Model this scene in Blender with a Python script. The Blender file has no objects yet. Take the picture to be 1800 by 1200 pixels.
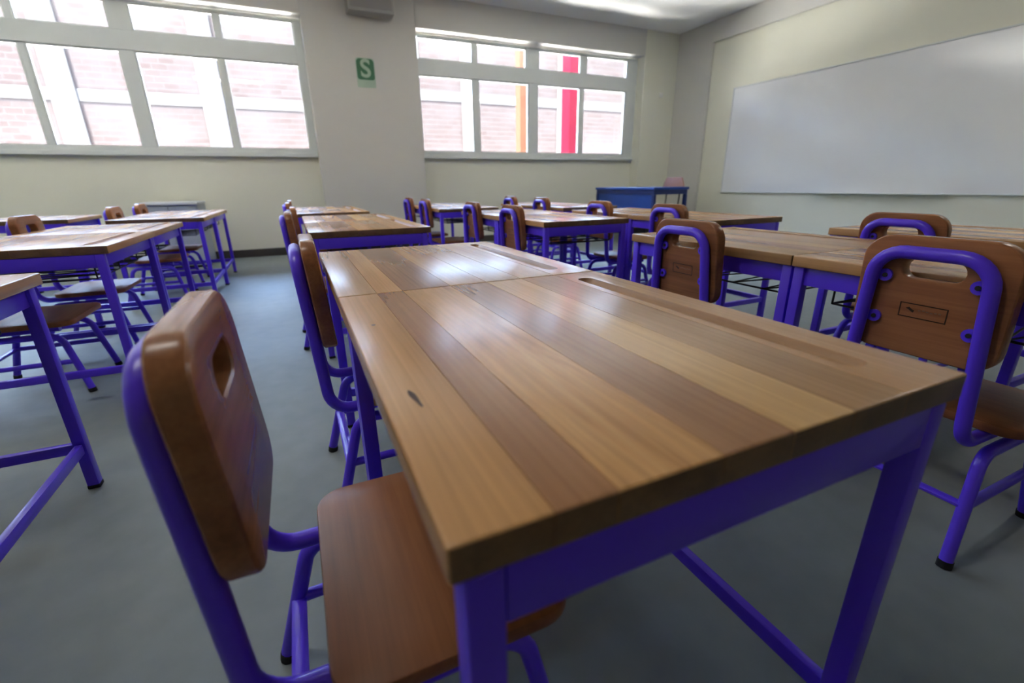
import bpy, bmesh, math, random
from mathutils import Vector, Matrix
random.seed(7)
C = bpy.context.scene.collection
SC = bpy.context.scene
PI = math.pi

# ------------------------------------------------------------------ camera
def make_camera():
    f, pitch, yaw, roll, cz = 801.31, 0.33114, 0.42660, -0.013755, 0.7885
    fw = Vector((math.sin(yaw)*math.cos(pitch), math.cos(yaw)*math.cos(pitch), -math.sin(pitch)))
    r = fw.cross(Vector((0, 0, 1))).normalized(); u = r.cross(fw)
    R = r*math.cos(roll) + u*math.sin(roll); U = u*math.cos(roll) - r*math.sin(roll)
    cd = bpy.data.cameras.new('camera'); co = bpy.data.objects.new('camera', cd); C.objects.link(co)
    m = Matrix(((R.x, U.x, -fw.x, 0), (R.y, U.y, -fw.y, 0), (R.z, U.z, -fw.z, cz), (0, 0, 0, 1)))
    co.matrix_world = m
    cd.sensor_fit = 'HORIZONTAL'; cd.sensor_width = 36.0; cd.lens = f/1800*36
    cd.clip_start = 0.02; cd.clip_end = 200
    cd.dof.use_dof = True; cd.dof.focus_distance = 1.0; cd.dof.aperture_fstop = 3.2
    SC.camera = co
make_camera()

# ------------------------------------------------------------------ light and exposure
SUN_EL, SUN_ROT = math.radians(64), math.radians(232)
def make_light():
    w = bpy.data.worlds.new('sky'); SC.world = w; w.use_nodes = True
    nt = w.node_tree; nt.nodes.clear()
    out = nt.nodes.new('ShaderNodeOutputWorld'); bg = nt.nodes.new('ShaderNodeBackground')
    sky = nt.nodes.new('ShaderNodeTexSky'); sky.sky_type = 'NISHITA'
    sky.sun_disc = False; sky.sun_elevation = SUN_EL; sky.sun_rotation = SUN_ROT
    sky.air_density = 1.0; sky.dust_density = 2.5; sky.ozone_density = 1.0
    bg.inputs['Strength'].default_value = 14.5
    nt.links.new(sky.outputs[0], bg.inputs[0]); nt.links.new(bg.outputs[0], out.inputs[0])
    sd = bpy.data.lights.new('sun', 'SUN'); sd.energy = 335.0; sd.angle = math.radians(1.0); sd.color = (1, .95, .88)
    so = bpy.data.objects.new('sun', sd); C.objects.link(so)
    # comes from behind the building (-Y) and a little from the whiteboard side
    d = Vector((math.sin(SUN_ROT)*math.cos(SUN_EL), math.cos(SUN_ROT)*math.cos(SUN_EL), math.sin(SUN_EL)))
    so.rotation_euler = d.to_track_quat('Z', 'Y').to_euler(); so.location = d*20
make_light()
SC.view_settings.view_transform = 'Standard'; SC.view_settings.look = 'None'
SC.view_settings.gamma = 1.0; SC.view_settings.use_curve_mapping = False
SC.view_settings.exposure = 0.26
SC.cycles.use_denoising = True
SC.cycles.use_guiding = True
SC.cycles.max_bounces = 12; SC.cycles.diffuse_bounces = 8; SC.cycles.glossy_bounces = 4
SC.cycles.transparent_max_bounces = 12; SC.cycles.sample_clamp_indirect = 0.0
SC.cycles.caustics_reflective = False; SC.cycles.caustics_refractive = False

# ------------------------------------------------------------------ materials
def new_mat(name):
    m = bpy.data.materials.new(name); m.use_nodes = True
    return m, m.node_tree, m.node_tree.nodes['Principled BSDF']
def plain(name, col, rough=.5, spec=.5, metal=0., mottle=.06, scale=6., bump=0., bscale=60., coat=0.):
    m, nt, b = new_mat(name)
    tc = nt.nodes.new('ShaderNodeTexCoord')
    n = nt.nodes.new('ShaderNodeTexNoise'); n.inputs['Scale'].default_value = scale; n.inputs['Detail'].default_value = 4
    nt.links.new(tc.outputs['Object'], n.inputs['Vector'])
    mx = nt.nodes.new('ShaderNodeMix'); mx.data_type = 'RGBA'
    mx.inputs[6].default_value = (*[c*(1-mottle) for c in col], 1); mx.inputs[7].default_value = (*[min(1, c*(1+mottle)) for c in col], 1)
    nt.links.new(n.outputs['Fac'], mx.inputs[0]); nt.links.new(mx.outputs[2], b.inputs['Base Color'])
    b.inputs['Roughness'].default_value = rough; b.inputs['Specular IOR Level'].default_value = spec
    b.inputs['Metallic'].default_value = metal; b.inputs['Coat Weight'].default_value = coat; b.inputs['Coat Roughness'].default_value = .1
    if bump:
        n2 = nt.nodes.new('ShaderNodeTexNoise'); n2.inputs['Scale'].default_value = bscale; n2.inputs['Detail'].default_value = 3
        nt.links.new(tc.outputs['Object'], n2.inputs['Vector'])
        bp = nt.nodes.new('ShaderNodeBump'); bp.inputs['Strength'].default_value = bump; bp.inputs['Distance'].default_value = .003
        nt.links.new(n2.outputs['Fac'], bp.inputs['Height']); nt.links.new(bp.outputs[0], b.inputs['Normal'])
    return m
def wood(name, ca, cb, cc, rough=.25, spec=.5, along=1.2, across=26., swirl=0., seed=0., vary=.10):
    """varnished wood, grain along local Y"""
    m, nt, b = new_mat(name); L = nt.links.new
    tc = nt.nodes.new('ShaderNodeTexCoord'); oi = nt.nodes.new('ShaderNodeObjectInfo')
    mp = nt.nodes.new('ShaderNodeMapping'); mp.inputs['Scale'].default_value = (across, along, across)
    ad = nt.nodes.new('ShaderNodeVectorMath'); ad.operation = 'MULTIPLY_ADD'
    ad.inputs[0].default_value = (1, 1, 1); 
    sc = nt.nodes.new('ShaderNodeMath'); sc.operation = 'MULTIPLY_ADD'; sc.inputs[1].default_value = 9.0; sc.inputs[2].default_value = seed
    L(oi.outputs['Random'], sc.inputs[0])
    L(tc.outputs['Object'], mp.inputs['Vector'])
    cx = nt.nodes.new('ShaderNodeCombineXYZ')
    for i in range(3): L(sc.outputs[0], cx.inputs[i])
    av = nt.nodes.new('ShaderNodeVectorMath'); av.operation = 'ADD'; L(mp.outputs[0], av.inputs[0]); L(cx.outputs[0], av.inputs[1])
    nt.nodes.remove(ad)
    n1 = nt.nodes.new('ShaderNodeTexNoise'); n1.inputs['Scale'].default_value = .55; n1.inputs['Detail'].default_value = 3; n1.inputs['Distortion'].default_value = .6+swirl*3
    L(av.outputs[0], n1.inputs['Vector'])
    mp2 = nt.nodes.new('ShaderNodeMapping'); mp2.inputs['Scale'].default_value = (across*7, along*2.5, across*7); L(tc.outputs['Object'], mp2.inputs['Vector'])
    av2 = nt.nodes.new('ShaderNodeVectorMath'); av2.operation = 'ADD'; L(mp2.outputs[0], av2.inputs[0]); L(cx.outputs[0], av2.inputs[1])
    n2 = nt.nodes.new('ShaderNodeTexNoise'); n2.inputs['Scale'].default_value = 1.0; n2.inputs['Detail'].default_value = 4; L(av2.outputs[0], n2.inputs['Vector'])
    rp = nt.nodes.new('ShaderNodeValToRGB'); e = rp.color_ramp.elements
    e[0].position = .28; e[0].color = (*cb, 1); e[1].position = .72; e[1].color = (*cc, 1)
    k = rp.color_ramp.elements.new(.48); k.color = (*ca, 1)
    L(n1.outputs['Fac'], rp.inputs[0])
    mr = nt.nodes.new('ShaderNodeMapRange'); mr.inputs[1].default_value = .3; mr.inputs[2].default_value = .7; mr.inputs[3].default_value = .86; mr.inputs[4].default_value = 1.1
    L(n2.outputs['Fac'], mr.inputs[0])
    hv = nt.nodes.new('ShaderNodeMapRange'); hv.inputs[3].default_value = 1-vary; hv.inputs[4].default_value = 1+vary; L(oi.outputs['Random'], hv.inputs[0])
    mu = nt.nodes.new('ShaderNodeMath'); mu.operation = 'MULTIPLY'; L(mr.outputs[0], mu.inputs[0]); L(hv.outputs[0], mu.inputs[1])
    vm = nt.nodes.new('ShaderNodeVectorMath'); vm.operation = 'SCALE'; L(rp.outputs[0], vm.inputs[0]); L(mu.outputs[0], vm.inputs['Scale'])
    L(vm.outputs[0], b.inputs['Base Color'])
    b.inputs['Roughness'].default_value = rough; b.inputs['Specular IOR Level'].default_value = spec
    return m
def brick_mat():
    m, nt, b = new_mat('red_brick'); L = nt.links.new
    tc = nt.nodes.new('ShaderNodeTexCoord'); mp = nt.nodes.new('ShaderNodeMapping'); mp.inputs['Rotation'].default_value = (PI/2, 0, 0)
    L(tc.outputs['Object'], mp.inputs['Vector'])
    br = nt.nodes.new('ShaderNodeTexBrick'); br.inputs['Scale'].default_value = 1.0
    br.inputs['Color1'].default_value = (0.0117, 0.0090, 0.0088, 1); br.inputs['Color2'].default_value = (0.0131, 0.0107, 0.0106, 1); br.inputs['Mortar'].default_value = (0.0141, 0.0127, 0.0125, 1)
    br.inputs['Brick Width'].default_value = .24; br.inputs['Row Height'].default_value = .1; br.inputs['Mortar Size'].default_value = .012
    L(mp.outputs[0], br.inputs['Vector'])
    n = nt.nodes.new('ShaderNodeTexNoise'); n.inputs['Scale'].default_value = 1.6; n.inputs['Detail'].default_value = 5; L(tc.outputs['Object'], n.inputs['Vector'])
    mx = nt.nodes.new('ShaderNodeMix'); mx.data_type = 'RGBA'; mx.inputs[7].default_value = (0.0148, 0.0131, 0.0133, 1)
    rp = nt.nodes.new('ShaderNodeMapRange'); rp.inputs[1].default_value = .45; rp.inputs[2].default_value = .7; L(n.outputs['Fac'], rp.inputs[0])
    L(rp.outputs[0], mx.inputs[0]); L(br.outputs['Color'], mx.inputs[6]); L(mx.outputs[2], b.inputs['Base Color'])
    b.inputs['Roughness'].default_value = .9; b.inputs['Specular IOR Level'].default_value = 0.
    bp = nt.nodes.new('ShaderNodeBump'); bp.inputs['Strength'].default_value = .5; bp.inputs['Distance'].default_value = .01
    L(br.outputs['Fac'], bp.inputs['Height']); bp.invert = True; L(bp.outputs[0], b.inputs['Normal'])
    return m
def glass_mat():
    m, nt, b = new_mat('window_glass'); L = nt.links.new
    out = nt.nodes['Material Output']; nt.nodes.remove(b)
    t = nt.nodes.new('ShaderNodeBsdfTransparent'); t.inputs[0].default_value = (.93, .95, .95, 1)
    g = nt.nodes.new('ShaderNodeBsdfGlossy'); g.inputs['Roughness'].default_value = .03
    fr = nt.nodes.new('ShaderNodeFresnel'); fr.inputs[0].default_value = 1.45
    mx = nt.nodes.new('ShaderNodeMixShader'); L(fr.outputs[0], mx.inputs[0]); L(t.outputs[0], mx.inputs[1]); L(g.outputs[0], mx.inputs[2]); L(mx.outputs[0], out.inputs[0])
    return m
def emit_mat(name, col, s):
    m, nt, b = new_mat(name); b.inputs['Base Color'].default_value = (*col, 1)
    b.inputs['Emission Color'].default_value = (*col, 1); b.inputs['Emission Strength'].default_value = s
    return m
def floor_mat():
    m, nt, b = new_mat('polished_cement'); L = nt.links.new
    tc = nt.nodes.new('ShaderNodeTexCoord')
    n = nt.nodes.new('ShaderNodeTexNoise'); n.inputs['Scale'].default_value = 1.3; n.inputs['Detail'].default_value = 6; L(tc.outputs['Object'], n.inputs['Vector'])
    n2 = nt.nodes.new('ShaderNodeTexNoise'); n2.inputs['Scale'].default_value = 14; n2.inputs['Detail'].default_value = 4; L(tc.outputs['Object'], n2.inputs['Vector'])
    a = nt.nodes.new('ShaderNodeMath'); a.operation = 'ADD'; L(n.outputs['Fac'], a.inputs[0]); L(n2.outputs['Fac'], a.inputs[1])
    rp = nt.nodes.new('ShaderNodeMapRange'); rp.inputs[1].default_value = .7; rp.inputs[2].default_value = 1.3; L(a.outputs[0], rp.inputs[0])
    mx = nt.nodes.new('ShaderNodeMix'); mx.data_type = 'RGBA'; mx.inputs[6].default_value = (.155, .184, .190, 1); mx.inputs[7].default_value = (.190, .218, .223, 1)
    L(rp.outputs[0], mx.inputs[0]); L(mx.outputs[2], b.inputs['Base Color'])
    rr = nt.nodes.new('ShaderNodeMapRange'); rr.inputs[3].default_value = .58; rr.inputs[4].default_value = .68; L(n.outputs['Fac'], rr.inputs[0]); L(rr.outputs[0], b.inputs['Roughness'])
    b.inputs['Specular IOR Level'].default_value = .6
    return m
M = {}
M['purple'] = plain('purple_enamel', (.106, .043, .78), .28, .45, mottle=.04, scale=9, bump=.03, bscale=40)
M['cream'] = plain('cream_wall_paint', (.70, .695, .59), .55, .3, mottle=.02, scale=1.2, bump=.06, bscale=70)
M['grey_paint'] = plain('grey_wall_paint', (.56, .55, .515), .5, .35, mottle=.02, scale=1.2, bump=.05, bscale=70)
M['ceiling'] = plain('white_ceiling_paint', (.88, .88, .86), .7, .2, mottle=.02, scale=1.0, bump=.05)
M['floor'] = floor_mat()
M['base'] = plain('dark_baseboard', (.045, .04, .036), .45, .4)
M['alu'] = plain('painted_aluminium', (.60, .63, .62), .4, .5, metal=.0, mottle=.03)
M['glass'] = glass_mat()
M['brick'] = brick_mat()
M['concrete'] = plain('pale_concrete', (.0195, .0190, .0192), .9, 0., mottle=.15, scale=2.5, bump=.2, bscale=25)
M['paving'] = plain('pale_paving', (.72, .71, .68), .95, .1, mottle=.2, scale=1.5, bump=.3, bscale=15)
M['red'] = plain('red_steel_paint', (.0200, .0018, .0042), .6, 0.)
M['orange'] = plain('orange_steel_paint', (.0250, .0112, .0075), .6, 0.)
M['board_white'] = plain('whiteboard_enamel', (.76, .775, .80), .07, 1.0, mottle=.01, scale=.8, coat=1.0)
M['rubber'] = plain('black_rubber', (.012, .012, .013), .6, .3)
M['steel'] = plain('dark_steel', (.03, .03, .032), .35, .5, metal=.3)
M['blue'] = plain('blue_laminate', (.012, .06, .30), .35, .5)
M['navy'] = plain('navy_metal', (.010, .025, .14), .4, .5)
M['salmon'] = plain('salmon_plastic', (.36, .19, .16), .5, .4)
M['cab'] = plain('grey_enamel', (.38, .43, .50), .4, .4)
M['cab_top'] = plain('pale_grey_top', (.62, .66, .70), .4, .4)
M['box'] = plain('grey_plastic', (.36, .355, .34), .5, .4)
M['grille'] = plain('grey_grille', (.30, .295, .28), .6, .3)
M['white_pl'] = plain('white_plastic', (.75, .75, .72), .4, .4)
M['green'] = plain('green_sign_print', (.045, .15, .08), .4, .4)
M['palegreen'] = plain('pale_green_print', (.36, .47, .38), .4, .4)
M['white_print'] = plain('white_sign_print', (.34, .46, .36), .4, .4)
M['burn'] = plain('burnt_engraving', (.035, .018, .010), .7, .2)
M['pale_burn'] = plain('worn_engraving', (.22, .12, .07), .6, .2)
M['lamp'] = emit_mat('lamp_diffuser', (1., .97, .92), 23.0)
WT = dict(
    tan=wood('tan_plank', (0.515, 0.274, 0.112), (0.422, 0.218, 0.088), (0.578, 0.323, 0.141), seed=1.3),
    mauve=wood('mauve_brown_plank', (0.337, 0.159, 0.073), (0.258, 0.121, 0.058), (0.401, 0.204, 0.096), seed=4.1),
    swirl=wood('swirl_grained_plank', (0.547, 0.295, 0.118), (0.359, 0.175, 0.073), (0.593, 0.337, 0.141), seed=7.7, swirl=1, along=2.6),
    dusk=wood('dusky_plank', (0.358, 0.184, 0.089), (0.287, 0.146, 0.071), (0.416, 0.223, 0.110), seed=2.9),
    pale=wood('pale_plank', (0.645, 0.389, 0.162), (0.573, 0.330, 0.136), (0.702, 0.434, 0.188), seed=5.5),
    mid=wood('medium_plank', (0.430, 0.240, 0.104), (0.358, 0.194, 0.084), (0.487, 0.279, 0.125), seed=8.8),
    warm=wood('warm_plank', (0.516, 0.279, 0.121), (0.445, 0.227, 0.094), (0.573, 0.324, 0.146), seed=3.3))
M['end'] = wood('end_grain', (0.150, 0.077, 0.031), (0.098, 0.050, 0.020), (0.195, 0.106, 0.044), rough=.4, along=30, across=30)
M['knot'] = plain('dark_knot', (.075, .036, .016), .4, .3, mottle=.3, scale=200)
M['groove'] = wood('pencil_groove_wood', (.34, .17, .07), (.28, .13, .05), (.38, .2, .085), rough=.4)
M['seat'] = wood('chair_seat_wood', (0.255, 0.091, 0.031), (0.166, 0.055, 0.019), (0.345, 0.140, 0.051), rough=.40, along=2.2, across=18, seed=6.1, vary=.15, spec=.3)
M['back'] = wood('chair_back_wood', (0.287, 0.113, 0.046), (0.207, 0.077, 0.032), (0.359, 0.152, 0.064), rough=.24, along=2.0, across=22, seed=9.4, vary=.15, spec=.35)

# ------------------------------------------------------------------ mesh helpers
def obj(name, bm, mats, parent=None, smooth=40, loc=None):
    me = bpy.data.meshes.new(name); bmesh.ops.recalc_face_normals(bm, faces=bm.faces); bm.to_mesh(me); bm.free()
    if not isinstance(mats, (list, tuple)): mats = [mats]
    for m in mats: me.materials.append(m)
    if smooth:
        me.shade_smooth(); me.set_sharp_from_angle(angle=math.radians(smooth))
    o = bpy.data.objects.new(name, me); C.objects.link(o)
    if parent: o.parent = parent
    if loc: o.location = loc
    return o
def inst(src, parent, loc=None, rot=None, name=None):
    c = src.copy(); C.objects.link(c); c.parent = parent
    if loc is not None: c.location = loc
    if rot is not None: c.rotation_euler = rot
    return c
def box(bm, x0, x1, y0, y1, z0, z1, bev=0., seg=2):
    v = [bm.verts.new((x, y, z)) for z in (z0, z1) for y in (y0, y1) for x in (x0, x1)]
    fs = [bm.faces.new([v[i] for i in q]) for q in ((0, 2, 3, 1), (4, 5, 7, 6), (0, 1, 5, 4), (2, 6, 7, 3), (0, 4, 6, 2), (1, 3, 7, 5))]
    if bev:
        es = list({e for f in fs for e in f.edges})
        bmesh.ops.bevel(bm, geom=es, offset=bev, segments=seg, affect='EDGES', profile=.5)
    return fs
def boxbm(*a, **k):
    bm = bmesh.new(); box(bm, *a, **k); return bm
def fillet(pts, rad, n=6):
    P = [Vector(p) for p in pts]; out = [P[0]]
    for i in range(1, len(P)-1):
        a = (P[i-1]-P[i]).normalized(); b = (P[i+1]-P[i]).normalized(); r = rad[i] if isinstance(rad, (list, tuple)) else rad
        ang = a.angle(b)
        if ang > PI-.03 or r <= 0: out.append(P[i]); continue
        d = r/math.tan(ang/2); c = P[i]+(a+b).normalized()*(r/math.sin(ang/2))
        s = P[i]+a*d-c; e = P[i]+b*d-c; tot = s.angle(e); ax = s.cross(e).normalized()
        for k in range(n+1): out.append(c+Matrix.Rotation(tot*k/n, 3, ax) @ s)
    out.append(P[-1]); return out
def tube(bm, pts, r, seg=12, flat=1.0, closed=False):
    P = [Vector(p) for p in pts]; rings = []; n = len(P)
    t0 = (P[1]-P[0]).normalized(); up = Vector((0, 0, 1)) if abs(t0.z) < .9 else Vector((0, 1, 0))
    nrm = (up - t0*up.dot(t0)).normalized(); pt = t0
    for i in range(n):
        t = (P[i]-P[i-1]).normalized() if i == n-1 else ((P[i+1]-P[i]).normalized() if i == 0 else ((P[i+1]-P[i]).normalized()+(P[i]-P[i-1]).normalized()).normalized())
        if pt.angle(t) > 1e-5: nrm = Matrix.Rotation(pt.angle(t), 3, pt.cross(t).normalized()) @ nrm
        pt = t; nrm = (nrm - t*nrm.dot(t)).normalized(); bi = t.cross(nrm)
        rings.append([bm.verts.new(P[i]+nrm*math.cos(2*PI*k/seg)*r*flat+bi*math.sin(2*PI*k/seg)*r) for k in range(seg)])
    for a, b in zip(rings, rings[1:]):
        for k in range(seg): bm.faces.new((a[k], a[(k+1) % seg], b[(k+1) % seg], b[k]))
    bm.faces.new(rings[0][::-1]); bm.faces.new(rings[-1])
def cyl(bm, p0, p1, r, seg=12): tube(bm, [p0, p1], r, seg)
def rrect(w0, w1, h0, h1, r, n=6):
    """rounded rectangle loop; r = (bottom, top)"""
    rb, rt = r; L = []
    for cx, cy, rr, a0 in ((w1-rb, h0+rb, rb, -PI/2), (w1-rt, h1-rt, rt, 0), (w0+rt, h1-rt, rt, PI/2), (w0+rb, h0+rb, rb, PI)):
        for k in range(n+1): L.append((cx+rr*math.cos(a0+PI/2*k/n), cy+rr*math.sin(a0+PI/2*k/n)))
    return L
def slab(loops, d0, d1, fn, bev=.004, seg=2):
    """flat panel from an outer loop and holes, thickness d0..d1, mapped by fn(u, v, d)"""
    bm = bmesh.new(); edges = []
    for lp in loops:
        vs = [bm.verts.new((u, v, d0)) for u, v in lp]
        edges += [bm.edges.new((vs[i], vs[(i+1) % len(vs)])) for i in range(len(vs))]
    r = bmesh.ops.triangle_fill(bm, use_beauty=True, use_dissolve=False, edges=edges)
    fs = [f for f in bm.faces]
    ex = bmesh.ops.extrude_face_region(bm, geom=fs)
    for v in ex['geom']:
        if isinstance(v, bmesh.types.BMVert): v.co.z = d1
    bmesh.ops.recalc_face_normals(bm, faces=bm.faces)
    if bev:
        es = [e for e in bm.edges if len(e.link_faces) == 2 and e.calc_face_angle(0) > 1.2 and abs(e.verts[0].co.z-e.verts[1].co.z) < 1e-6]
        bmesh.ops.bevel(bm, geom=es, offset=bev, segments=seg, affect='EDGES', profile=.5)
    for v in bm.verts: v.co = Vector(fn(*v.co))
    return bm
def thing(name, label, cat, loc=(0, 0, 0), rz=0, group=None):
    o = bpy.data.objects.new(name, None); C.objects.link(o); o.location = loc; o.rotation_euler = (0, 0, rz)
    o.empty_display_size = .1
    o['label'] = label; o['category'] = cat
    if group: o['group'] = group
    return o
def tag(o, label, cat, group=None):
    o['label'] = label; o['category'] = cat
    if group: o['group'] = group
    return o
def struct(name, bm, mats, parent=None, smooth=0):
    o = obj(name, bm, mats, parent, smooth)
    if not parent: o['kind'] = 'structure'
    return o
def copy_thing(root, loc, rz, label):
    r = root.copy(); C.objects.link(r); r.location = loc; r.rotation_euler = (0, 0, rz); r['label'] = label
    for ch in list(root.children):
        c = ch.copy(); C.objects.link(c); c.parent = r
        for g in list(ch.children):
            d = g.copy(); C.objects.link(d); d.parent = c
    return r

# ------------------------------------------------------------------ room shell
X0, X1, YB, YF, YW, H = -5.6, 5.7, -3.2, 6.2, 6.39, 2.90
YO = 6.60                    # outside face of the window wall
SILL, HEAD = 1.16, 2.55
struct('floor', boxbm(X0-.2, X1+.25, YB-.2, YO, -.12, 0), M['floor'])
struct('ceiling', boxbm(X0-.2, X1+.25, YB-.2, YO, H, H+.2), M['ceiling'])
struct('wall_left', boxbm(X0-.2, X0, YB, YO, 0, H), M['cream'])
struct('wall_back', boxbm(X0-.2, X1+.25, YB-.2, YB, 0, H), M['cream'])
# window wall: low infill walls, columns and the beam over the windows
WL = (-4.6, .36); WR = (1.62, 5.05)
bm = bmesh.new(); box(bm, X0, WL[1]+.002, YW, YO, 0, SILL); box(bm, WR[0]-.002, WR[1]+.002, YW, YO, 0, SILL)
struct('wall_front', bm, M['cream'])
struct('trim_1', boxbm(WL[1], WR[0], YF, YO, 0, H, bev=.006), M['grey_paint'])          # pier between the windows
struct('trim_2', boxbm(WR[1], X1, YF, YO, 0, H, bev=.006), M['cream'])                   # corner column
struct('trim_3', boxbm(X0, WL[0], YF, YO, 0, H, bev=.006), M['grey_paint'])
struct('trim_4', boxbm(WL[0], WL[1], YF, YO, HEAD+.012, H), M['grey_paint'])             # beams above the windows
struct('trim_5', boxbm(WR[0], WR[1], YF, YO, HEAD+.012, H), M['grey_paint'])
# whiteboard wall: cream field, grey column and beam in front of it
struct('wall_right', boxbm(X1, X1+.25, YB, YO, 0, H), M['cream'])
struct('trim_6', boxbm(X1-.035, X1, 5.52, YF, 0, H, bev=.004), M['grey_paint'])
struct('trim_7', boxbm(X1-.035, X1, YB, 5.52, 2.63, H, bev=.004), M['grey_paint'])
# baseboards
bm = bmesh.new(); box(bm, X0, WL[0], YF-.012, YF, 0, .09); box(bm, WL[0], WL[1]-.012, YW-.012, YW, 0, .09); box(bm, WL[1]-.012, WR[0]+.012, YF-.012, YF, 0, .09)
box(bm, WR[0]+.012, WR[1]-.012, YW-.012, YW, 0, .09); box(bm, WR[1]-.012, X1-.05, YF-.012, YF, 0, .09)
struct('baseboard_front', bm, M['base'])
bm = bmesh.new(); box(bm, X1-.047, X1-.035, 5.508, YF-.012, 0, .09); box(bm, X1-.012, X1, YB, 5.508, 0, .09)
struct('baseboard_right', bm, M['base'])

# windows -----------------------------------------------------------
def window(name, xs_low, xs_up, x0, x1):
    """xs_*: list of (left, right) pane openings in the lower and upper row"""
    ZB, ZT, UB, UT = 1.215, 2.109, 2.285, 2.526
    bm = bmesh.new(); y0, y1 = YW-.02, YW+.05
    box(bm, x0, x1, y0, y1, SILL, ZB, bev=.004); box(bm, x0, x1, y0, y1, UT, HEAD, bev=.004)
    box(bm, x0, xs_low[0][0], y0, y1, ZB, UT, bev=.003); box(bm, xs_low[-1][1], x1, y0, y1, ZB, UT, bev=.003)
    root = struct(name, bm, M['alu'])
    obj('transom', boxbm(xs_low[0][0], xs_low[-1][1], y0-.004, y1, ZT, UB, bev=.005), M['alu'], root, 0)
    obj('window_ledge', boxbm(x0, x1, YW-.055, YW-.02, SILL-.03, SILL+.012, bev=.004), M['alu'], root, 0)
    for xs, za, zb in ((xs_low, ZB, ZT), (xs_up, UB, UT)):
        for (a, b), (c, d) in zip(xs, xs[1:]):
            w = c-b
            obj('mullion', boxbm(b, c, y0 if w > .1 else y0+.012, y1, za, zb, bev=.004), M['alu'], root, 0)
        for a, b in xs:
            obj('pane', boxbm(a, b, YW+.012, YW+.017, za, zb), M['glass'], root, 0)
            g = bmesh.new()
            for q in ((a, a+.012, za, zb), (b-.012, b, za, zb), (a+.012, b-.012, za, za+.014), (a+.012, b-.012, zb-.014, zb)):
                box(g, q[0], q[1], y0+.016, YW+.03, q[2], q[3])
            obj('sash', g, M['alu'], root, 0)
    return root
window('window_1', [(-4.50, -3.70), (-3.65, -2.96), (-2.84, -2.12), (-2.068, -1.352), (-1.229, -.504), (-.451, .283)],
       [(-4.50, -3.72), (-3.66, -2.99), (-2.81, -2.14), (-2.087, -1.377), (-1.20, -.478), (-.428, .283)], -4.6, .36)
window('window_2', [(1.66, 2.381), (2.463, 3.208), (3.346, 4.05), (4.110, 4.87)],
       [(1.677, 2.392), (2.447, 3.17), (3.359, 4.053), (4.147, 4.876)], 1.62, 5.05)

# outside ------------------------------------------------------------
struct('ground', boxbm(-16, 18, YO, 14, -.25, -.13), M['paving'])
bw = struct('wall_outside', boxbm(-16, 18, 11.0, 11.3, -.13, 3.9), M['brick'])
for x in (-5.8, -3.25, -1.08, 1.6, 4.0, 6.5, 9.0):
    obj('concrete_column', boxbm(x-.18, x+.18, 10.96, 11.0, -.13, 3.9, bev=.01), M['concrete'], bw, 0)
for a, b, z in ((-16, 1.42, 2.23), (1.78, 18, 2.57)):
    obj('concrete_beam', boxbm(a, b, 10.985, 11.0, z, z+.2, bev=.01), M['concrete'], bw, 0)
def post(name, x, y, w, mat, label):
    t = thing(name, label, 'post', (x, y, -.13))
    obj('shaft', boxbm(-w/2, w/2, -w/2, w/2, .01, 4.4, bev=.012), mat, t, 0)
    obj('base_plate', boxbm(-w/2-.06, w/2+.06, -w/2-.06, w/2+.06, 0, .012, bev=.003), mat, t, 0)
post('steel_post', 3.70, 7.6, .17, M['orange'], 'orange square steel post standing outside the right-hand window')
post('steel_post', 4.66, 7.6, .26, M['red'], 'wide red square steel post standing outside the right-hand window')

# ------------------------------------------------------------------ whiteboard
def whiteboard():
    y0, y1, z0, z1 = .9, 5.07, .655, 1.98
    t = thing('whiteboard', 'large glossy whiteboard in a thin pale frame on the cream wall', 'whiteboard', (X1, (y0+y1)/2, z0))
    hy = (y1-y0)/2; h = z1-z0
    obj('writing_surface', boxbm(-.018, -.001, -hy, hy, 0, h), M['board_white'], t, 0)
    for q in ((-hy-.012, hy+.012, -.014, 0), (-hy-.012, hy+.012, h, h+.014)):
        obj('frame_strip', boxbm(-.026, -.001, q[0], q[1], q[2], q[3], bev=.003), M['alu'], t, 0)
    for q in ((-hy-.012, -hy), (hy, hy+.012)):
        obj('frame_strip', boxbm(-.026, -.001, q[0], q[1], 0, h, bev=.003), M['alu'], t, 0)
    obj('pen_tray', boxbm(-.075, -.026, -.55, .75, -.012, -.004, bev=.003), M['alu'], t, 0)
whiteboard()

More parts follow.
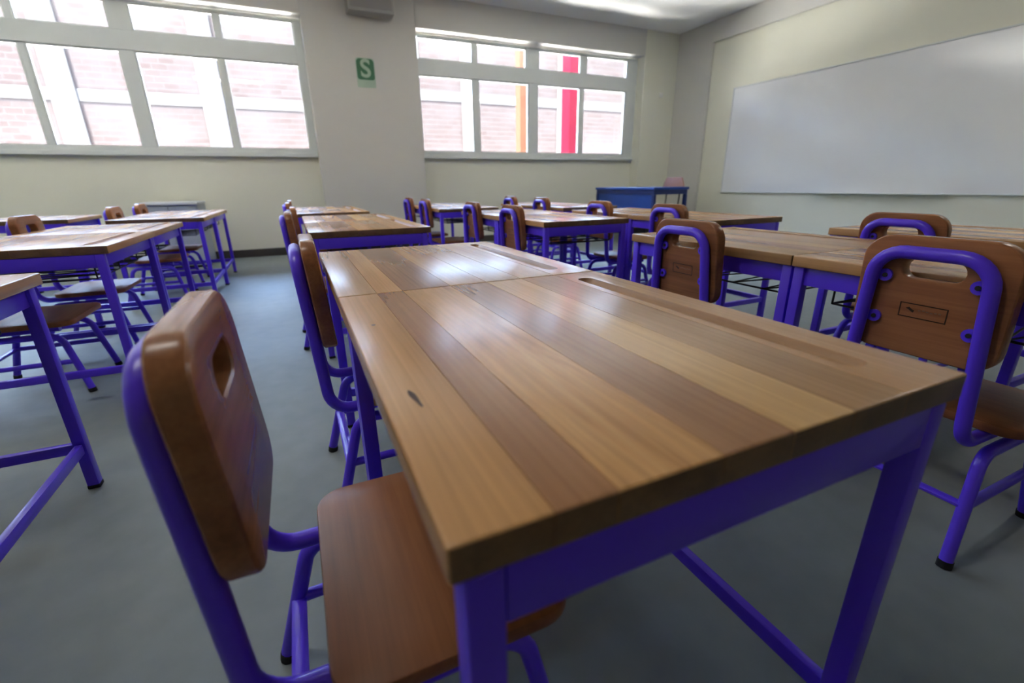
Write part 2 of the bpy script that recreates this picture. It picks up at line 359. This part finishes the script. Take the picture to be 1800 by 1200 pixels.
# ------------------------------------------------------------------ desk prototype
W, LD, HT, TH = .556, .668, .600, .029
def plank(name, xa, xb, mats, left, right, parent, groove=False):
    bm = bmesh.new(); y0, y1, z0, z1 = -LD/2, LD/2, HT-TH, HT
    g = .0003
    fs = box(bm, xa+(0 if left else g), xb-(0 if right else g), y0, y1, z0, z1)
    es = []
    for e in bm.edges:
        a, b = e.verts[0].co, e.verts[1].co
        endtop = abs(a.y-b.y) < 1e-6 and abs(a.z-b.z) < 1e-6
        outer = abs(a.x-b.x) < 1e-6 and abs(a.z-b.z) < 1e-6 and ((left and a.x < (xa+xb)/2) or (right and a.x > (xa+xb)/2))
        corner = abs(a.x-b.x) < 1e-6 and abs(a.y-b.y) < 1e-6 and ((left and a.x < (xa+xb)/2) or (right and a.x > (xa+xb)/2))
        if endtop or outer or corner: es.append(e)
    bmesh.ops.bevel(bm, geom=es, offset=.0035, segments=3, affect='EDGES', profile=.5)
    bmesh.ops.recalc_face_normals(bm, faces=bm.faces)
    for f in bm.faces:
        if abs(f.normal.y) > .8: f.material_index = 1
    o = obj(name, bm, mats, parent, 20)
    if groove:
        cb = bmesh.new(); r, zc, hl = .0185, HT+.006, .258
        pts = []; n = 8
        prof = [(-hl-r*math.cos(PI/2*k/n), r*math.sin(PI/2*k/n)) for k in range(n+1)] + [(hl+r*math.sin(PI/2*k/n), r*math.cos(PI/2*k/n)) for k in range(n+1)]
        rings = []
        for y, rr in prof:
            if rr < 1e-5: rings.append([cb.verts.new((xg, y, zc))])
            else: rings.append([cb.verts.new((xg+rr*math.cos(2*PI*k/20), y, zc+rr*math.sin(2*PI*k/20))) for k in range(20)])
        for a, b in zip(rings, rings[1:]):
            for k in range(20):
                q = [a[k % len(a)], a[(k+1) % len(a)], b[(k+1) % len(b)], b[k % len(b)]]
                u = []
                for v in q:
                    if v not in u: u.append(v)
                if len(u) > 2: cb.faces.new(u)
        bmesh.ops.recalc_face_normals(cb, faces=cb.faces)
        cm = bpy.data.meshes.new('cut'); cb.to_mesh(cm); cb.free(); co = bpy.data.objects.new('cut', cm); C.objects.link(co)
        cm.materials.append(M['groove'])
        md = o.modifiers.new('b', 'BOOLEAN'); md.operation = 'DIFFERENCE'; md.object = co; md.solver = 'EXACT'
        try: md.material_mode = 'TRANSFER'
        except Exception: pass
        bpy.context.view_layer.update()
        ev = o.evaluated_get(bpy.context.evaluated_depsgraph_get())
        me = bpy.data.meshes.new_from_object(ev); o.modifiers.clear(); o.data = me
        me.shade_smooth(); me.set_sharp_from_angle(angle=math.radians(20))
        bpy.data.objects.remove(co)
    return o
xg = .205
WID = [.069, .048, .095, .077, .078, .081, .108]
def make_desk(label, seq):
    t = thing('school_desk', label, 'desk', group='single school desks in rows')
    x = -W/2
    for i, (w, m) in enumerate(zip(WID, seq)):
        plank('plank', x, x+w, [WT[m], M['end']], i == 0, i == 6, t, groove=(i == 6)); x += w
    lx0, lx1, ly, zt = -.268, .259, .332, HT-TH-.0005
    lw, ld, ah = .027, .028, .048
    for sx in (lx0, lx1-lw):
        for sy in (-ly, ly-ld):
            l = obj('leg', boxbm(sx, sx+lw, sy, sy+ld, .008, zt, bev=.003), M['purple'], t)
            obj('foot_cap', boxbm(sx-.001, sx+lw+.001, sy-.001, sy+ld+.001, 0, .012, bev=.003), M['rubber'], l)
    for sy in (-ly+.0008, ly-ld+.0008):
        obj('apron', boxbm(lx0+lw, lx1-lw, sy, sy+ld-.0016, zt-ah, zt, bev=.002), M['purple'], t)
        obj('stretcher', boxbm(lx0+lw, lx1-lw, sy+.004, sy+.024, .112, .140, bev=.003), M['purple'], t)
    for sx in (lx0+.008, lx1-lw+.001):
        obj('apron', boxbm(sx, sx+lw-.009, -ly+ld, ly-ld, zt-ah, zt, bev=.002), M['purple'], t)
    obj('stretcher', boxbm(lx1-lw+.005, lx1-.005, -ly+ld, ly-ld, .112, .140, bev=.003), M['purple'], t)
    rk = bmesh.new(); z = .474
    for yy in (-.26, .26): cyl(rk, (-.19, yy, z), (.2, yy, z), .003, 6)
    for xx in (-.19, .2): cyl(rk, (xx, -.26, z), (xx, .26, z), .003, 6)
    for k in range(9):
        a, b = -.26+.52*k/9, -.26+.52*(k+1)/9
        cyl(rk, (-.19 if k % 2 else .2, a, z), (.2 if k % 2 else -.19, b, z), .0025, 6)
    for xx in (-.19, .2):
        for yy in (-.26, 0, .26): cyl(rk, (xx, yy, z), (xx, yy, HT-TH), .003, 6)
    obj('book_rack', rk, M['steel'], t)
    return t

# ------------------------------------------------------------------ chair prototype
LEAN = .027/.373
def make_chair(label):
    t = thing('school_chair', label, 'chair', group='small chairs drawn up to the desks')
    r = .0135
    fr = bmesh.new()
    tube(fr, fillet([(.30, .125, .272), (0, .120, .272), (-.027, .097, .646), (-.027, -.097, .646), (0, -.120, .272), (.30, -.125, .272)], [0, .05, .055, .055, .05, 0], 7), r, 14)
    obj('back_frame', fr, M['purple'], t)
    for s in (1, -1):
        lf = bmesh.new()
        tube(lf, fillet([(-.012, s*.165, .008), (.055, s*.143, .246), (.30, s*.143, .246), (.352, s*.165, .008)], [0, .045, .05, 0], 7), .0125, 12)
        lo = obj('leg_frame', lf, M['purple'], t)
        for fx in (-.012, .352):
            fb = bmesh.new(); cyl(fb, (fx, s*.165, 0), (fx+(.003 if fx < 0 else -.003), s*.164, .016), .0142, 12)
            obj('foot_cap', fb, M['rubber'], lo)
        sb = bmesh.new(); tube(sb, [(.0245, s*.1525, .135), (.3237, s*.1525, .135)], .010, 10)
        obj('stretcher', sb, M['purple'], t)
    sb = bmesh.new(); tube(sb, [(.0245, -.152, .135), (.0245, .152, .135)], .012, 10, flat=.6)
    obj('stretcher', sb, M['purple'], t)
    # seat: rounded board, slightly dished
    def sf(u, v, d):
        dish = .006*(max(0, 1-((u-.2)/.12)**2))*max(0, 1-(v/.15)**2) if d > .300 else 0
        return (u, v, d-dish)
    obj('seat', slab([rrect(.075, .36, -.183, .183, (.045, .045))], .2858, .3075, sf, bev=.005), M['seat'], t, 25)
    # backrest with a hand slot, rounded corners, leaning with the frame
    def bf(u, v, d): return (-LEAN*(v-.272)+d, u, v)
    d0 = r+.0006
    slot = []
    for k in range(9): slot.append((.033+.020*math.cos(-PI/2+PI*k/8), .612+.020*math.sin(-PI/2+PI*k/8)))
    for k in range(9): slot.append((-.033+.020*math.cos(PI/2+PI*k/8), .612+.020*math.sin(PI/2+PI*k/8)))
    bo = obj('backrest', slab([rrect(-.133, .133, .425, .678, (.045, .055), 8), slot], d0, d0+.033, bf, bev=.0065, seg=3), M['back'], t, 25)
    def strip(bm, u0, u1, v0, v1, dd=.0006):
        vs = [bm.verts.new(bf(u, v, d0-q)) for q in (0, dd) for u, v in ((u0, v0), (u1, v0), (u1, v1), (u0, v1))]
        for q in ((0, 1, 2, 3), (7, 6, 5, 4), (0, 4, 5, 1), (1, 5, 6, 2), (2, 6, 7, 3), (3, 7, 4, 0)): bm.faces.new([vs[i] for i in q])
    e = bmesh.new(); c, hw, hh, lw = .524, .042, .0155, .0019
    strip(e, -hw, hw, c-hh, c-hh+lw); strip(e, -hw, hw, c+hh-lw, c+hh); strip(e, -hw, -hw+lw, c-hh+lw, c+hh-lw); strip(e, hw-lw, hw, c-hh+lw, c+hh-lw)
    # small emblem at the plate's left end as seen from behind (+Y side)
    em = [(.030, .004), (.024, .007), (.019, .003), (.014, .001), (.016, -.004), (.020, -.002), (.024, .001)]
    vs = [e.verts.new(bf(u, c+v, d0-.0006)) for u, v in em]; e.faces.new(vs)
    obj('engraved_frame', e, M['burn'], bo, 0)
    e = bmesh.new()
    for u in range(6):
        uu = .008-.007*u; strip(e, uu-.0045, uu, c+.001+.0012*math.sin(u*1.7), c+.0035+.0012*math.sin(u*1.7), .0004)
    obj('worn_engraving', e, M['pale_burn'], bo, 0)
    for v in (.592, .498):
        for s in (1, -1):
            ty = (.120-(.120-.097)*(v-.272)/.374)
            tb = bmesh.new()
            p = Vector(bf(s*(ty-.021), v, d0-.0062)); q = Vector(bf(s*(ty-.021), v, d0-.0004))
            cyl(tb, p, q, .0135, 14)
            q0 = Vector(bf(s*(ty-.010), v, d0-.0033)); box(tb, q0.x-.0026, q0.x+.0026, min(s*(ty-.021), s*(ty-.006)), max(s*(ty-.021), s*(ty-.006)), v-.011, v+.011)
            to = obj('mounting_tab', tb, M['purple'], t)
            bb = bmesh.new(); cyl(bb, Vector(bf(s*(ty-.022), v, d0-.0092)), Vector(bf(s*(ty-.022), v, d0-.0060)), .0048, 8)
            obj('bolt', bb, M['steel'], to)
    return t

# ------------------------------------------------------------------ desks and chairs in place
SA = ['tan', 'mauve', 'swirl', 'dusk', 'pale', 'mid', 'warm']
SB = ['mid', 'tan', 'dusk', 'tan', 'mid', 'warm', 'tan']
DP = .67
desks = [   # key, x of left edge, y of near end, sequence, label
    ('A1a', .048, .197, 0, 'closest school desk, big plank top with pale stripe filling the foreground'),
    ('A1b', .048, .867, 1, 'desk pushed end to end behind the big foreground desk'),
    ('A2a', .040, 2.25, 1, 'third desk from the camera in the middle line, across the gap'),
    ('A2b', .040, 2.92, 0, 'fourth desk from the camera in the middle line'),
    ('A3a', -.005, 3.95, 1, 'fifth desk from the camera in the middle line, before the grey pier'),
    ('A3b', -.005, 4.62, 0, 'last desk of the middle line, nearest the grey pier'),
    ('B1a', 1.195, .135, 0, 'desk under the large chair back at the right edge of the photo'),
    ('B1b', 1.195, .805, 1, 'desk right of the foreground desk, behind the second chair back there'),
    ('B2a', 1.178, 2.17, 0, 'purple-framed desk showing its end, centre of the photo beyond the foreground desk'),
    ('B2b', 1.178, 2.84, 1, 'desk joined behind the end-on desk at the centre of the photo'),
    ('B3a', 1.12, 3.93, 1, 'far desk below the left end of the right-hand window'),
    ('B3b', 1.12, 4.60, 0, 'desk nearest the right-hand window in the line left of centre'),
    ('C1b', 2.04, .57, 0, 'desk at the right under the whiteboard, with a chair back before it'),
    ('C2a', 1.93, 1.77, 1, 'desk with a purple end in front of the whiteboard wall, right of the blue desk'),
    ('C2b', 1.93, 2.44, 0, 'desk directly in front of the blue teacher desk panel'),
    ('C3a', 2.06, 3.45, 1, 'narrowly seen far desk left of the blue teacher desk'),
    ('C3b', 2.06, 4.12, 0, 'farthest desk below the middle of the right-hand window'),
    ('L1b', -1.146, .829, 0, 'desk corner at the left edge, closest left of the near chair'),
    ('L2a', -1.19, 2.13, 1, 'broad desk left of the aisle with a purple apron facing the camera'),
    ('L2b', -1.19, 2.80, 0, 'desk joined behind the broad desk left of the aisle'),
    ('L3a', -1.145, 3.93, 1, 'far desk left of the aisle, in front of the grey cabinet'),
    ('L3b', -1.145, 4.60, 0, 'last desk left of the aisle, nearest the left-hand window'),
    ('K3a', -2.01, 4.30, 0, 'far desk at the left edge below the left-hand window'),
]
protos = {}
for k, x, y, s, lab in desks:
    c = (x+W/2, y+LD/2, 0)
    if s not in protos:
        protos[s] = make_desk(lab, (SA, SB)[s]); protos[s].location = c
    else: copy_thing(protos[s], c, 0, lab)
# knots in the near desk's left plank
np_ = [c for c in protos[0].children if c.name.startswith('plank')]
np_.sort(key=lambda o: sum(v.co.x for v in o.data.vertices)/len(o.data.vertices))
for kx, ky, kl, kw, ka in ((-.249, -.140, .021, .0028, -.10), (-.247, .124, .004, .003, 0)):
    bm = bmesh.new(); n = 14
    vs = [bm.verts.new((kx+kw*math.cos(a)*(1+.3*math.sin(3*a))+ka*kl*math.sin(a), ky+kl*math.sin(a), HT+.00025)) for a in [2*PI*i/n for i in range(n)]]
    bm.faces.new(vs)
    obj('knot', bm, M['knot'], np_[0], 0)
D = {k: (x, y+LD/2) for k, x, y, s, lab in desks}
chairs = [   # desk, dx of the back tube from the desk's left edge, dy, turn, label
    ('A1a', -.161, .004, 0, 'nearest wooden chair with purple frame, tucked at the foreground desk'),
    ('A1b', -.036, .015, 0, 'second chair on the left side of the foreground pair of desks'),
    ('A2a', -.075, .03, 0, 'chair at the third desk of the middle line, behind the second chair'),
    ('A2b', -.05, 0, 0, 'chair at the fourth desk of the middle line, mostly hidden'),
    ('A3a', -.04, 0, 0, 'chair at the fifth desk of the middle line, mostly hidden'),
    ('A3b', -.03, 0, 0, 'chair at the last desk of the middle line, near the pier'),
    ('B1a', -.027, .012, 0, 'large chair seen from behind at the right edge, with engraved plate'),
    ('B1b', -.077, -.03, 0, 'chair seen from behind just right of the foreground desk'),
    ('B2a', -.03, 0, 0, 'chair back at the end-on desk in the photo centre'),
    ('B2b', -.03, 0, 0, 'chair back left of the end-on desk in the photo centre'),
    ('B3a', -.03, 0, 0, 'right one of the two small chair backs beside the grey pier'),
    ('B3b', -.03, 0, 0, 'left one of the two small chair backs beside the grey pier'),
    ('C1b', -.115, .015, 0, 'chair back seen squarely under the right part of the whiteboard'),
    ('C2a', -.05, -.085, 0, 'chair back in front of the open end of the blue desk'),
    ('C2b', -.04, -.085, 0, 'chair back in front of the blue desk panel'),
    ('C3a', -.03, 0, 0, 'right one of the two tiny chair backs under the right-hand window'),
    ('C3b', -.03, 0, 0, 'left one of the two tiny chair backs under the right-hand window'),
    ('L2a', -.03, 0, 0, 'chair whose seat shows under the broad desk left of the aisle'),
    ('L2b', -.03, -.02, 0, 'wooden chair back rising above the broad desk at left'),
    ('L3a', -.03, 0, 0, 'nearer of two chair backs at the far desk left of aisle'),
    ('L3b', -.03, 0, 0, 'farther of two chair backs at the far desk left of aisle'),
]
cp = None
for k, dx, dy, rz, lab in chairs:
    p = (D[k][0]+dx, D[k][1]+dy, 0)
    if cp is None: cp = make_chair(lab); cp.location = p; cp.rotation_euler = (0, 0, rz)
    else: copy_thing(cp, p, rz, lab)

# ------------------------------------------------------------------ teacher's desk, its chair, cabinet
def teacher_desk():
    x0, x1, y0, y1, h = 3.98, 4.54, 4.55, 5.78, .735
    t = thing('teacher_desk', 'blue teacher desk with a solid front panel by the corner column', 'desk', ((x0+x1)/2, (y0+y1)/2, 0))
    hx, hy = (x1-x0)/2, (y1-y0)/2
    obj('top', boxbm(-hx, hx, -hy, hy, h-.03, h, bev=.004), M['blue'], t, 0)
    obj('rim', boxbm(-hx+.012, hx-.012, -hy+.012, hy-.012, h-.085, h-.0305, bev=.003), M['navy'], t, 0)
    obj('front_panel', boxbm(-hx+.02, -hx+.038, -hy+.051, hy-.051, .28, h-.0855), M['blue'], t, 0)
    for sx in (-hx+.01, hx-.05):
        for sy in (-hy+.01, hy-.05):
            l = obj('leg', boxbm(sx, sx+.04, sy, sy+.04, .01, h-.0855, bev=.003), M['navy'], t, 0)
            obj('foot_cap', boxbm(sx-.001, sx+.041, sy-.001, sy+.041, 0, .012), M['rubber'], l, 0)
    obj('stretcher', boxbm(-hx+.05, hx-.05, -hy+.018, -hy+.042, .1, .13), M['navy'], t, 0)
    obj('stretcher', boxbm(-hx+.05, hx-.05, hy-.042, hy-.018, .1, .13), M['navy'], t, 0)
teacher_desk()
def teacher_chair():
    t = thing('teacher_chair', 'salmon backed chair standing behind the blue teacher desk', 'chair', (4.80, 5.36, 0), PI)
    loop = [(-.215, .70), (.215, .70), (.205, .75), (.16, .845), (.135, .86), (-.135, .86), (-.16, .845), (-.205, .75)]
    obj('backrest', slab([loop], -.235, -.215, lambda u, v, d: (d-.06*(v-.5), u, v), bev=.005), M['salmon'], t)
    obj('seat', slab([rrect(-.2, .2, -.2, .2, (.05, .05))], .43, .455, lambda u, v, d: (u, v, d), bev=.005), M['salmon'], t)
    for sx in (-.17, .17):
        for sy in (-.16, .16):
            b = bmesh.new(); cyl(b, (sx*1.1, sy*1.1, .0), (sx, sy, .43), .012, 10); obj('leg', b, M['steel'], t)
    for sy in (-.13, .13):
        b = bmesh.new(); tube(b, [(-.19, sy, .44), (-.232, sy, .50), (-.252, sy, .80)], .010, 10); obj('back_post', b, M['steel'], t)
teacher_chair()
def cabinet():
    x0, x1, y0, y1, h = -1.40, -.905, 5.78, 6.30, .665
    t = thing('metal_cabinet', 'low grey metal cabinet with pale top under the left-hand window', 'cabinet', ((x0+x1)/2, (y0+y1)/2, 0))
    hx, hy = (x1-x0)/2, (y1-y0)/2
    obj('body', boxbm(-hx, hx, -hy+.02, hy, .02, h-.026, bev=.004), M['cab'], t, 0)
    obj('top', boxbm(-hx-.012, hx+.012, -hy-.01, hy, h-.0255, h, bev=.004), M['cab_top'], t, 0)
    obj('plinth', boxbm(-hx+.02, hx-.02, -hy+.05, hy-.02, 0, .0195), M['rubber'], t, 0)
    for a, b, hxx in ((-hx+.01, -.003, -.03), (.003, hx-.01, .03)):
        d = obj('door', boxbm(a, b, -hy+.004, -hy+.0195, .05, h-.04, bev=.003), M['cab'], t, 0)
        obj('handle', boxbm(hxx-.012, hxx+.012, -hy-.008, -hy+.0035, .50, .57, bev=.003), M['steel'], d, 0)
cabinet()

# ------------------------------------------------------------------ things on the walls and ceiling
def safety_sign():
    t = thing('safety_sign', 'green and white safe-zone sign on the grey pier', 'sign', (.992, YF, 2.045))
    obj('plate', slab([rrect(-.105, .105, -.155, .15, (.012, .03))], .0005, .004, lambda u, v, d: (u, -d, v), bev=.001), M['palegreen'], t)
    obj('green_field', slab([rrect(-.098, .098, -.075, .142, (.03, .04))], .0042, .0052, lambda u, v, d: (u, -d, v), bev=0), M['green'], t)
    fc = bpy.data.curves.new('S', 'FONT'); fc.body = 'S'; fc.size = .26; fc.align_x = 'CENTER'; fc.align_y = 'CENTER'; fc.extrude = .0006; fc.offset = .006
    fo = bpy.data.objects.new('letter', fc); C.objects.link(fo); bpy.context.view_layer.update()
    me = bpy.data.meshes.new_from_object(fo.evaluated_get(bpy.context.evaluated_depsgraph_get())); bpy.data.objects.remove(fo)
    me.transform(Matrix.Translation((0, -.0060, .034)) @ Matrix.Rotation(PI/2, 4, 'X'))
    me.materials.clear(); me.materials.append(M['white_print'])
    lo = bpy.data.objects.new('letter', me); C.objects.link(lo); lo.parent = t
safety_sign()
def wall_box():
    t = thing('wall_speaker', 'grey box mounted high on the grey pier, cut by the top edge', 'speaker', (1.09, YF, 2.60))
    obj('housing', boxbm(-.25, .25, -.20, -.0005, 0, .24, bev=.012), M['box'], t)
    obj('grille', boxbm(-.225, .225, -.206, -.2003, .03, .215, bev=.002), M['grille'], t)
wall_box()
t = thing('wall_switch', 'tiny white plate on the cream corner column', 'switch', (5.40, YF, 2.03))
obj('plate', boxbm(-.035, .035, -.010, -.0005, 0, .07, bev=.003), M['white_pl'], t)
obj('rocker', boxbm(-.012, .012, -.014, -.0102, .018, .052, bev=.002), M['white_pl'], t)
def ceiling_light(x, y, label):
    t = thing('ceiling_light', label, 'lamp', (x, y, H))
    obj('housing', boxbm(-.62, .62, -.09, .09, -.05, -.0005, bev=.006), M['white_pl'], t)
    obj('diffuser', boxbm(-.60, .60, -.075, .075, -.068, -.0502, bev=.006), M['lamp'], t)
ceiling_light(-4.4, 5.3, 'white tube lamp on the ceiling, seen as a streak in the whiteboard')
ceiling_light(4.5, .7, 'added fill lamp on the ceiling near the whiteboard, out of view')  # unseen lamp, added to brighten the board and its wall
ceiling_light(-.8, 1.0, 'added fill lamp on the ceiling above the aisle by the nearest chair')  # unseen lamp, added as fill for chairs, desk edges and purple frames
